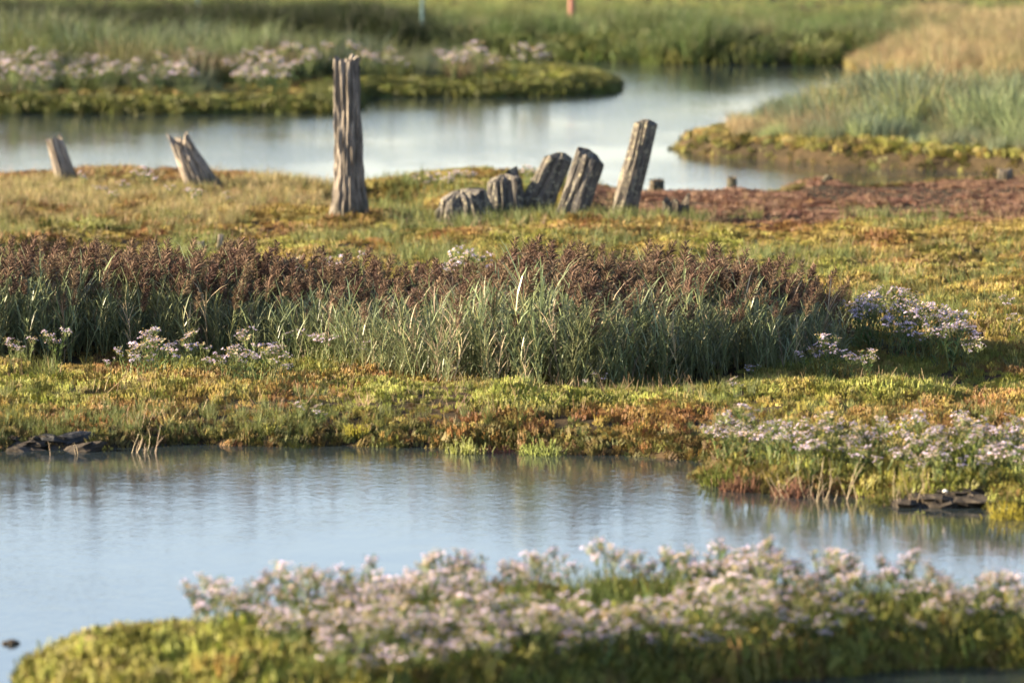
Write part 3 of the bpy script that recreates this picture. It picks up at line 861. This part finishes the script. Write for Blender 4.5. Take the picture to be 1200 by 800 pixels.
def aster_proto(seed, h=.36, stems=6, spread=.13):
    r = random.Random(seed)
    e = bpy.data.objects.new('sea_aster', None); COL.objects.link(e); tag(e, 'x', 'aster')
    st = MB(); lf = MB(); tips = []
    for k in range(stems):
        a = 6.28 * k / stems + r.uniform(-.5, .5); q = spread * r.uniform(.35, 1.0)
        hh_ = h * r.uniform(.72, 1.08)
        b = Vector((r.uniform(-.02, .02), r.uniform(-.02, .02), -.03)); t = Vector((q * math.cos(a), q * math.sin(a), hh_))
        m = b.lerp(t, .5) + Vector((0, 0, .04))
        st.tube([b, m, t], [.004, .0032, .002], 4)
        tips.append(t)
        for j in range(2):
            s = r.uniform(.45, .75); bb = m.lerp(t, s); aa = r.uniform(0, 6.28)
            tt = bb + Vector((math.cos(aa) * .05, math.sin(aa) * .05, hh_ * r.uniform(.12, .25)))
            st.tube([bb, tt], [.0025, .0016], 3)
            if r.random() < .55: tips.append(tt)
        for j in range(11):
            s = r.random() ** .8; bb = b.lerp(m, s / .5) if s < .5 else m.lerp(t, (s - .5) / .5)
            aa = r.uniform(0, 6.28); l = r.uniform(.05, .11) * (1.15 - .6 * s); d = Vector((math.cos(aa), math.sin(aa), 0))
            p = [bb, bb + d * l * .5 + Vector((0, 0, l * .42)), bb + d * l * .95 + Vector((0, 0, l * .55))]
            w = r.uniform(.008, .014); lf.blade(p, [w * .6, w, 0], d.cross(Vector((0, 0, 1))))
    link('stems', st.mesh('aster_stems', M_ASTER_STEM), e)
    link('leaves', lf.mesh('aster_leaves', M_ASTER_LEAF), e)
    for t in tips:
        c = link('flower_cluster', CLUSTERS[r.randrange(len(CLUSTERS))], e)
        c.location = t; c.rotation_euler = (r.uniform(-.3, .3), r.uniform(-.3, .3), r.uniform(0, 6.28)); s = r.uniform(.75, 1.15); c.scale = (s, s, s)
    return e

CLUSTERS = []
for s in range(5):
    pt, ds, st = flower_cluster(500 + s, 7 + s % 3)
    CLUSTERS.append(join_meshes('aster_cluster', [(pt, M_SEED if s == 4 else M_PETAL), (ds, M_DISC), (st, M_ASTER_STEM)]))
ASTERS = [aster_proto(600 + s, .33 + .03 * (s % 3), 4 + s % 3) for s in range(5)]

def plant_aster(X, Y, sc, label, group=None):
    z = float(height(np.array([X]), np.array([Y]))[0])
    copy_tree(ASTERS[random.randrange(len(ASTERS))], (X, Y, z - .01), random.uniform(0, 6.28), sc, label, group, (random.gauss(0, .07), random.gauss(0, .07)))

def asters_at(spots, labels, group=None, z=.15):
    for (x, y, s), lab in zip(spots, labels):
        X, Y = ground(x, y, z); plant_aster(float(X), float(Y), s, lab, group)

ORD = ['first', 'second', 'third', 'fourth', 'fifth', 'sixth', 'seventh', 'eighth', 'ninth', 'tenth', 'eleventh', 'twelfth', 'thirteenth', 'fourteenth',
       'fifteenth', 'sixteenth', 'seventeenth', 'eighteenth', 'nineteenth', 'twentieth']
def ordered(spots, text):
    spots = sorted(spots)
    return spots, [text % ORD[i] for i in range(len(spots))]

# sunlit asters along the reeds' foot, left of the shade
asters_at(*ordered([(14, 441, .65), (34, 436, .6), (66, 434, .85), (128, 438, .45), (150, 446, .75), (163, 448, .8), (178, 446, .85), (190, 441, .95), (204, 444, .8), (232, 440, .9), (243, 448, .6),
                    (262, 456, .7), (276, 458, .8), (290, 456, .85), (302, 452, 1.1), (318, 460, .8), (333, 452, .55), (170, 440, 1.0), (284, 450, .95)],
                   '%s sunlit lilac aster from the left along the foot of the reeds'))
asters_at(*ordered([(338, 424, .65), (352, 428, .8), (364, 432, .85), (384, 434, .8), (400, 432, .8), (424, 436, .6), (446, 424, .6), (456, 412, .5)],
                   '%s from left of the shaded bluish asters tucked into the reeds'))
asters_at(*ordered([(520, 350, .9), (532, 346, 1.0), (545, 345, 1.1), (560, 346, 1.05)], '%s from left of the white asters peeping over the middle reeds'))
asters_at(*ordered([(330, 342, .85), (390, 345, .9), (414, 346, .9), (350, 344, .8)], '%s from left of the white asters showing over the left reeds'))
asters_at(*ordered([(944, 440, .65), (958, 443, .8), (972, 444, .9), (985, 444, .85), (998, 446, .75), (1014, 447, .7)], '%s from left of the low asters before the right end of the reeds'))
asters_at(*ordered([(1000, 408, 1.0), (1012, 405, 1.1), (1024, 402, 1.1), (1038, 400, 1.05), (1052, 402, 1.0), (1030, 416, 1.1), (1046, 420, 1.0), (1006, 414, 1.0), (1018, 410, 1.2), (1060, 408, 1.15)],
                   '%s from left in the tall aster clump touching the reeds'))
asters_at(*ordered([(1068, 412, 1.05), (1082, 414, 1.1), (1096, 412, 1.15), (1108, 416, 1.1), (1120, 420, 1.05), (1130, 424, .95), (1075, 424, .9), (1100, 428, 1.0), (1136, 432, .8), (1088, 420, 1.15), (1114, 426, 1.1), (1126, 414, 1.0), (1064, 418, 1.1)],
                   '%s from left in the aster clump at the end of the reed bed'))
asters_at([(862, 476, .45)], ['lone small lilac aster on the turf before the reeds'])
asters_at(*ordered([(352, 492, .4), (372, 494, .45)], '%s of two small asters at the top of the near bank'))
asters_at(*ordered([(694, 452, .4), (704, 450, .4)], '%s of two tiny shaded asters below the middle reeds'))
asters_at(*ordered([(1178, 376, .5), (1186, 392, .5)], '%s small aster on the open turf at the right edge'))
asters_at(*ordered([(898, 412, .7), (928, 408, .75), (880, 430, .5), (826, 424, .5), (806, 408, .6)], '%s from left of the asters hidden among the right reeds'), None, .25)
# around the old posts
asters_at(*ordered([(98, 228, .6), (118, 234, .6), (132, 240, .55), (146, 232, .55), (168, 226, .8), (178, 228, .7), (200, 236, .5), (224, 240, .6), (232, 246, .6), (266, 242, .5)],
                   '%s from left of the asters near the two short posts'))
asters_at(*ordered([(494, 226, .7), (508, 228, .8), (520, 232, .9), (536, 231, .9), (548, 226, .8), (618, 226, .8), (630, 228, .7)],
                   '%s from left of the pale asters behind the leaning posts'))

ASTER_MESH = []
for e in ASTERS:
    v = []; f = []; mi = []; mats = []
    for ch in e.children:
        M = ch.matrix_basis; n0 = len(v); me = ch.data
        v += [tuple(M @ q.co) for q in me.vertices]
        for p in me.polygons:
            f.append(tuple(i + n0 for i in p.vertices)); m_ = me.materials[p.material_index]
            if m_ not in mats: mats.append(m_)
            mi.append(mats.index(m_))
    me = bpy.data.meshes.new('aster_drift_%d' % len(ASTER_MESH)); me.from_pydata(v, [], f)
    for m_ in mats: me.materials.append(m_)
    me.polygons.foreach_set('material_index', mi); me.update(); ASTER_MESH.append(me)

def aster_field(key, n, single, accept, smin, smax, label, group, gap, rest):
    """n plants; the `single` nearest are individuals, the others one mass"""
    done = []
    X, Y, S = sample(key, n * 40 if key != 'mid' else 120000, (-60, 1260))
    Hh = height(X, Y); px, py = project(X, Y, Hh)
    ok = accept(px, py, S, X, Y)
    for x, y, p, q in zip(X[ok], Y[ok], px[ok], py[ok]):
        if all((x - a) ** 2 + ((y - b) * .6) ** 2 > gap * gap for a, b, _, _ in done):
            done.append((x, y, p, q))
            if len(done) >= n: break
    done.sort(key=lambda d: d[1] * (1 if 0 < d[2] < 1200 else 9))
    for x, y, p, q in done[:single]: plant_aster(x, y, random.uniform(smin, smax), label(p, q), group)
    more = done[single:]
    if more:
        a = np.array(more); m = len(a)
        rest_o = scatter(rest[0], np.stack([a[:, 0], a[:, 1], height(a[:, 0], a[:, 1]) - .01], 1), np.stack([rng.normal(0, .07, m), rng.normal(0, .07, m), rng.uniform(0, 6.28, m)], 1),
                np.repeat(rng.uniform(smin, smax, m)[:, None], 3, 1), np.ones((m, 3)), rng.integers(0, len(ASTER_MESH), m), ASTER_MESH, rest[1], 'asters')

def islet_label(p, q):
    row = 'among the nearer rows' if q > 752 else 'in the middle rows' if q > 722 else 'on the far rim'
    side = 'at the left end' if p < 450 else 'left of the middle' if p < 700 else 'right of the middle' if p < 950 else 'at the right side'
    return 'blurred pale lilac aster %s of the foreground islet, %s' % (row, side)
aster_field('islet', 290, 104, lambda px, py, S, X, Y: (py < 830) & (px > 190) & (px > 196 + (py - 735) * 2.2) & (S > .06) & (fbm(X / .40, Y / .7, 15) > .45), .5, .95,
            islet_label, 'asters on the foreground islet', .10, ('islet_asters', 'mass of pale lilac asters filling the rear of the foreground islet'))
aster_field('mid', 78, 78, lambda px, py, S, X, Y: (px > 845) & (py > 536) & (py < 576) & (py < 545 + (px - 845) * .3) & (S > .10) & (fbm(X / .6, Y / 1., 15) > .33), .55, .92,
            lambda p, q: 'pale aster blooming on the grassy right hand point, ' + ('towards its tip' if p < 960 else 'above the dry stalks' if p < 1060 else 'above the mud ledge'), 'asters on the right hand point', .11, None)
aster_field('isle', 170, 40, lambda px, py, S, X, Y: (px < 720) & (py > 94) & (py < 125) & (S > .9) & (fbm(X / .7, Y / 2.6, 15) > .44), .8, 1.5,
            lambda p, q: 'hazy lilac aster on the far island across the water, ' + ('left of the two short posts' if p < 130 else 'above the two short posts' if p < 390 else 'right of the tall post'), 'asters on the far island', .25,
            ('far_asters', 'hazy drift of lilac asters in the rear of the far island'))
for e in ASTERS: unlink_tree(e)

# ------------------------------------------------------------------ single glasswort tufts along the banks
def glasswort_thing(x, y, sc, material, label, z=.05, seed=1):
    X, Y = ground(x, y, z); zz = max(float(height(np.array([X]), np.array([Y]))[0]), -.05)
    o = link('glasswort_plant', glasswort_mb(.11, .15, 60, seed, .0036).mesh('glasswort_plant', material))
    o.location = (X, Y, zz - .02); o.scale = (sc, sc, sc); o.rotation_euler = (0, 0, seed)
    tag(o, label, 'glasswort')

for i, (x, y, s, m, lab) in enumerate([
    (350, 516, .9, M_GLASS, 'small green glasswort tuft on the shaded near bank edge'),
    (548, 522, 1.25, M_GLASS, 'bright yellow green glasswort clump at the middle of the near bank'),
    (506, 524, .6, M_GLASS, 'tiny green glasswort sprig beside the bright clump on the near bank'),
    (636, 524, 1.25, M_GLASS, 'green glasswort clump hanging over the dark notch of the near bank'),
    (588, 522, .9, M_GLASS3, 'reddish glasswort clump between two green ones on the near bank'),
    (420, 512, .8, M_GLASS2, 'yellowish glasswort tuft at the left middle of the near bank'),
    (1046, 582, 1.3, M_GLASS, 'vivid green glasswort bush at the waterline left of the mud ledge'),
    (1078, 592, .6, M_GLASS, 'low green glasswort sprig in front of the mud ledge'),
    (1182, 598, 1.3, M_GLASS2, 'orange and green glasswort bush right of the mud ledge'),
    (870, 566, 1.2, M_GLASS3, 'dark red glasswort tuft at the tip of the right point'),
    (930, 572, 1.2, M_GLASS3, 'dark red glasswort clump below the asters of the right point'),
    (846, 560, 1.2, M_GLASS, 'light green glasswort tuft at the tip of the right point'),
    (1126, 566, 1.5, M_GLASS, 'broad green glasswort clump behind the mud ledge'),
    (52, 262, 1.3, M_GLASS, 'light green glasswort clump below the leftmost post'),
    (104, 264, 1.4, M_GLASS, 'bright green glasswort clump below and right of the leftmost post')]):
    glasswort_thing(x, y, s, m, lab, .05 if y > 500 else .2, i + 3)

# ------------------------------------------------------------------ old timber posts
def post(name, base, top, wb, wt, thick, seed, material, label, jag=.05, groove=.10, prongs=(), bulge=0.0, z=.15, back_lean=0.0, cut=0.0, hollow=1.0, rings=80, seg=72, cat='post', group=None):
    """a rotted timber: base and top are where the picture shows them; wb, wt are widths there in pixels"""
    X, Y = ground(base[0], base[1], z); X, Y = float(X), float(Y)
    zb = max(float(height(np.array([X]), np.array([Y]))[0]), 0.0)
    sc = F_PX / Y
    dx = (top[0] - base[0]) / sc; dz = (base[1] - top[1]) / sc
    ax = Vector((dx, back_lean * dz, dz)); Lh = ax.length
    th = np.linspace(0, 2 * np.pi, seg, endpoint=False)
    t = np.linspace(-.18 / Lh, 1, rings)
    T, A = np.meshgrid(t, th, indexing='ij')
    rw = (wb + (wt - wb) * np.clip(T, 0, 1) ** .8) / sc / 2
    # rounded-rectangular section, worn into grooves along the grain
    ce, se = np.cos(A), np.sin(A)
    p = 3.2
    sup = (np.abs(ce) ** p + np.abs(se) ** p) ** (-1 / p)
    ca, sa = np.cos(A) * 1.6, np.sin(A) * 1.6
    fq = (4.2, 5.5, 6.6, 5.0)[seed % 4]
    g1 = fbm(A * fq + seed * 3.1 + ca * 0, T * Lh * 1.6 + seed, seed, 3)
    g1 = np.minimum(g1, fbm((A - 2 * np.pi) * fq + seed * 3.1, T * Lh * 1.6 + seed, seed, 3) * 1.0 + .35 * (A < 5.5))
    g2 = fbm(A * 14 + seed, T * Lh * 4, seed + 5, 3)
    big = fbm(ca * 1.2 + 9 + seed, sa * 1.2 + T * Lh * 1.8, seed + 9, 3)
    rr = rw * sup * (1 + groove * 2.4 * (g1 - .55) + groove * .9 * (g2 - .5) + (big - .5) * .34)
    rr *= 1 + bulge * np.exp(-(np.clip(T, 0, 1) / .12) ** 2)
    x = rr * ce; y = rr * se * thick
    zt = T * Lh
    # ragged top: every fibre ends at its own height
    fray = (fbm(A * 3.2 + seed, A * 0 + seed, seed + 2, 3) - .5) * 2 * jag + (vnoise(A * 9 + seed, A * 0, seed + 3) - .5) * jag
    fray = fray - cut * ce
    for (pa, pw, ph) in prongs:
        dd = np.abs(np.angle(np.exp(1j * (A - pa)))); fray = fray + ph * np.exp(-(dd / pw) ** 2)
    zt = zt + fray * sstep(.55, 1, T)
    v = np.stack([x, y, zt], -1).reshape(-1, 3)
    quads = []
    for i in range(rings - 1):
        for k in range(seg):
            k2 = (k + 1) % seg
            quads.append((i * seg + k, i * seg + k2, (i + 1) * seg + k2, (i + 1) * seg + k))
    vs = [tuple(q) for q in v]
    last = (rings - 1) * seg
    prev = list(range(last, last + seg))
    topz = v[last:last + seg]
    for q, drop in ((.72, .3), (.4, .75), (.08, .9)):      # the hollowed end grain
        n0 = len(vs)
        for k in range(seg):
            c = topz[k]; zz = Lh * 1.0 + (c[2] - Lh) * q - hollow * drop * min(.05, .5 * rw[-1, 0]) + (random.random() - .5) * .012
            vs.append((c[0] * q, c[1] * q, zz))
        for k in range(seg):
            k2 = (k + 1) % seg
            quads.append((prev[k], prev[k2], n0 + k2, n0 + k))
        prev = list(range(n0, n0 + seg))
    quads.append(tuple(prev))
    me = bpy.data.meshes.new(name); me.from_pydata(vs, [], quads); me.materials.append(material)
    me.update()
    o = link(name, me)
    o.location = (X, Y, zb)
    o.rotation_euler = ax.to_track_quat('Z', 'Y').to_euler()
    # keep the broad face towards the viewer
    q = Vector((0, 0, 1)).rotation_difference(ax.normalized())
    o.rotation_mode = 'QUATERNION'; o.rotation_quaternion = q
    tag(o, label, cat, group)
    return o

PI = math.pi
post('timber_post', (411, 259), (407, 73), 36, 29, .85, 3, M_WOOD_TALL, 'tall upright weathered grey post, the tallest of the old timbers', .045, .27, ((PI, .5, .03),), .22)
post('timber_post', (80, 217), (63, 165), 26, 19, .85, 4, M_WOOD_PALE, 'short bleached post tilting left, leftmost of all the posts', .05, .13, ((PI * .9, .5, .03),), .05)
post('timber_post', (238, 223), (211, 164), 38, 23, .8, 5, M_WOOD_PALE, 'split bleached stump with two prongs, left of the tall post', .05, .20, ((PI, .45, .10), (.2, .45, .07), (-PI / 2, .5, -.08)), .10)
post('timber_post', (624, 257), (655, 189), 42, 31, .7, 6, M_WOOD_LICHEN, 'broad lichened plank leaning right, left one of the leaning pair', .022, .12, ((.6, .7, .03), (PI, .7, -.06)), 0, cut=-.02, hollow=-1.2)
post('timber_post', (667, 264), (692, 189), 38, 36, .65, 17, M_WOOD_GREY, 'broad dark plank leaning right, right one of the leaning pair', .022, .12, ((PI * .75, .6, .04),), 0, cut=.035, hollow=-1.2)
post('timber_post', (731, 249), (757, 138), 30, 25, .75, 8, M_WOOD_LICHEN, 'long slender lichened post leaning right against the bright water', .018, .13, ((PI, .6, -.05), (.3, .8, .02)), 0, hollow=-.8)
post('timber_stump', (595, 257), (591, 212), 54, 40, .8, 9, M_WOOD_GREY, 'rotten stump with a spike on top beside the leaning pair', .03, .14, ((.9, .25, .11), (PI, .8, -.04)), .05, cat='stump', hollow=-1.0)
post('timber_stump', (545, 262), (540, 231), 80, 58, .7, 10, M_WOOD_GREY, 'low crumbling stump, leftmost of the tight timber group', .035, .16, ((.2, .6, .05), (PI, .8, -.09)), .1, cat='stump', hollow=-1.4)
post('timber_stump', (792, 262), (793, 241), 32, 31, .6, 11, M_WOOD_DARK, 'short broken stump with a jagged rim right of the slender post', .07, .2, ((PI, .5, .03), (.2, .4, .08)), 0, cat='stump')
post('timber_stump', (770, 219), (770, 206), 16, 15, .8, 12, M_WOOD_DARK, 'small dark stump at the water edge behind the slender post', .02, .15, (), 0, .05, rings=24, seg=32, cat='stump')
post('timber_stump', (858, 216), (858, 208), 11, 10, .8, 13, M_WOOD_DARK, 'tiny stump standing in the bright shallow water', .03, .15, (), 0, 0, rings=20, seg=24, cat='stump')
post('timber_stump', (968, 216), (972, 207), 12, 9, .8, 14, M_WOOD_DARK, 'tiny stump on the red hummock at the water edge', .02, .15, (), 0, .1, rings=20, seg=24, cat='stump')
post('timber_stump', (1178, 209), (1178, 195), 18, 17, .8, 15, M_WOOD_PALE, 'small grey stump at the foot of the grassy island', .02, .18, (), 0, .1, rings=24, seg=32, cat='stump')
post('wooden_peg', (256, 290), (259, 268), 7, 6, .8, 16, M_WOOD_PALE, 'little pale peg poking up behind the left reeds', .01, .1, (), 0, rings=20, seg=20, cat='peg')
post('wooden_peg', (237, 292), (235, 274), 8, 8, .8, 18, M_WOOD_PALE, 'short pale peg just left of the little peg behind reeds', .01, .1, (), 0, rings=20, seg=20, cat='peg')

# fence poles in the far field
def paint(name, col, rough=.6):
    m, N, L, b = mat(name)
    tc = N.new('ShaderNodeTexCoord'); n1 = noise_node(N, L, tc.outputs['Object'], 18, 5)
    r = ramp(N, L, n1.outputs['Fac'], [(.3, tuple(c * .6 for c in col)), (.7, tuple(min(1, c * 1.2) for c in col))])
    L.new(r.outputs[0], b.inputs['Base Color']); b.inputs['Roughness'].default_value = rough
    return m
M_TEAL = paint('teal_pole', (.035, .10, .11)); M_RUST = paint('brown_pole', (.20, .075, .045)); M_SLATE = paint('slate_pole', (.08, .09, .10))
def pole(x, y, h, r, material, label):
    X, Y = ground(x, y, .4); X, Y = float(X), float(Y); z = float(height(np.array([X]), np.array([Y]))[0])
    mb = MB(); mb.tube([(0, 0, -.1), (0, 0, h * .5), (.004, 0, h - .02), (.004, 0, h)], [r, r * .98, r * .95, r * .8], 10, True)
    o = link('field_pole', mb.mesh('field_pole', material, False)); o.location = (X, Y, z); tag(o, label, 'pole')
pole(232, 19, .6, .026, M_TEAL, 'teal pole in the far field, left one of two')
pole(495, 38, .85, .028, M_TEAL, 'teal pole in the far field, nearer the middle')
pole(670, 27, .8, .06, M_RUST, 'reddish brown post on the far bank')
pole(1052, 86, .45, .05, M_SLATE, 'dark slate grey stake before the straw coloured reeds')

# ------------------------------------------------------------------ mud ledges, dead stalks, drift
def clod(seed, sx, sy, sz, name='mud_clod', material=None, seg=14, rings=8):
    """an angular lump of eroded mud"""
    mb = MB(); r = random.Random(seed)
    for i in range(rings + 1):
        ph = math.pi * i / rings
        for k in range(seg):
            a = 2 * math.pi * k / seg
            d = Vector((math.sin(ph) * math.cos(a), math.sin(ph) * math.sin(a), math.cos(ph)))
            q = (abs(d.x) ** 2.6 + abs(d.y) ** 2.6 + abs(d.z) ** 2.6) ** (-1 / 2.6)
            nn = float(fbm(np.array([d.x * 1.7 + seed * 3.7 + d.z]), np.array([d.y * 1.7 + d.z * 1.3]), seed, 4)[0])
            n_2 = float(fbm(np.array([d.x * 5 + seed * 1.7]), np.array([d.y * 5 + d.z * 4]), seed + 3, 3)[0])
            q *= .45 + .8 * nn + .35 * n_2
            mb.v.append(Vector((d.x * sx * q, d.y * sy * q, d.z * sz * q)))
    for i in range(rings):
        for k in range(seg):
            k2 = (k + 1) % seg
            mb.f.append((i * seg + k, (i + 1) * seg + k, (i + 1) * seg + k2, i * seg + k2))
    return mb.mesh(name, material)

led = bpy.data.objects.new('mud_ledge', None); COL.objects.link(led)
X, Y = ground(50, 527, 0); led.location = (float(X), float(Y), 0)
tag(led, 'eroded blue grey mud ledge at the shaded left end of the near bank', 'mud ledge')
rr = random.Random(5)
for i in range(14):
    x = rr.uniform(-62, 68); layer = i % 3
    zc = (-.02, .005, .03)[layer] * (1 - .4 * max(0, x - 30) / 40); sx = rr.uniform(.08, .17) * (1.2 if layer == 0 else 1)
    c = link('clod', clod(40 + i, sx, .17, rr.uniform(.04, .065), 'clod', M_MUD if layer == 2 else M_MUDDARK), led)
    c.location = (x / 168.0, rr.uniform(-.02, .18) + .12 * layer, zc); c.rotation_euler = (rr.uniform(-.3, .3), rr.uniform(-.3, .3), rr.uniform(-1.2, 1.2))

led = bpy.data.objects.new('mud_ledge', None); COL.objects.link(led)
X, Y = ground(1108, 590, 0); led.location = (float(X), float(Y), 0)
tag(led, 'dark wet mud ledge under the asters of the right point', 'mud ledge')
for i, (x, y_, zc, sx, sz) in enumerate([(-38, 0, .0, .14, .05), (-20, .05, .03, .13, .05), (-2, -.03, .01, .15, .05), (14, .08, .05, .14, .04), (30, 0, .01, .16, .055), (46, .05, .02, .11, .05), (-10, .25, .06, .2, .04), (22, .3, .07, .22, .04)]):
    c = link('clod', clod(80 + i, sx, .25, sz, 'clod', M_MUDDARK), led)
    c.location = (x / 182.0, y_, zc)
o = link('shell', clod(99, .016, .016, .010, 'shell', paint('shell_white', (.65, .62, .58)), 10, 6)); X, Y = ground(1107, 577, .11)
o.location = (float(X), float(Y) - .05, .125); tag(o, 'small white shell lying on the dark mud ledge', 'shell')

def stalks(x, y, n, h, spread, label, seed, lean=.5, z=.05, bend=0.0):
    X, Y = ground(x, y, z); X, Y = float(X), float(Y); zz = max(0, float(height(np.array([X]), np.array([Y]))[0]))
    e = bpy.data.objects.new('dead_stalk_clump', None); COL.objects.link(e); e.location = (X, Y, zz); tag(e, label, 'dead stalks')
    r = random.Random(seed)
    for k in range(n):
        mb = MB(); b = Vector((r.uniform(-spread, spread), r.uniform(-.06, .06), -.02)); hh_ = h * (.25 + .9 * r.random() ** 1.4)
        d = Vector((r.uniform(-lean, lean) + bend, r.uniform(-.2, .2), 1)) * hh_
        c = Vector((r.uniform(-.018, .018), 0, 0))
        mb.tube([b, b + d * .4 + c, b + d * .75 + c, b + d], [.0016, .0014, .0011, .0006], 3)
        for j in range(r.randint(1, 3)):
            t = r.uniform(.4, .85); q = b + d * t + c * .8
            mb.tube([q, q + Vector((r.uniform(-.7, .7), 0, r.uniform(.2, .8))) * hh_ * .22], [.0014, .0007], 3)
        link('stalk', mb.mesh('stalk', M_DRY), e)
stalks(168, 522, 14, .24, .09, 'pale dead stalks leaning at the water edge of the near bank', 3, .35, .05, .25)
stalks(186, 474, 8, .16, .07, 'spray of dry twigs on the turf above the dead stalks', 4, .9, .25)
stalks(76, 524, 3, .16, .12, 'few thin dead stems in front of the grey mud ledge', 6, .4)
stalks(930, 574, 9, .22, .14, 'tangle of pale dry stalks hanging at the right point', 7, .8)
stalks(985, 578, 13, .30, .16, 'taller pale dry stalks in the middle of the right point', 8, .55)
stalks(1070, 566, 14, .26, .12, 'thin dry stalks standing behind the vivid green glasswort bush', 9, .4, .15)

dr = bpy.data.objects.new('floating_weed', None); COL.objects.link(dr)
X, Y = ground(12, 754, 0); dr.location = (float(X), float(Y), 0); tag(dr, 'dark clump of drifting weed floating at the lower left', 'drifting weed')
for i, (dx, s) in enumerate([(-.025, .022), (.012, .03), (.035, .018)]):
    c = link('lump', clod(120 + i, s, s * .8, s * .55, 'lump', M_MUDDARK, 10, 6), dr); c.location = (dx, rr.uniform(-.01, .01), .006)
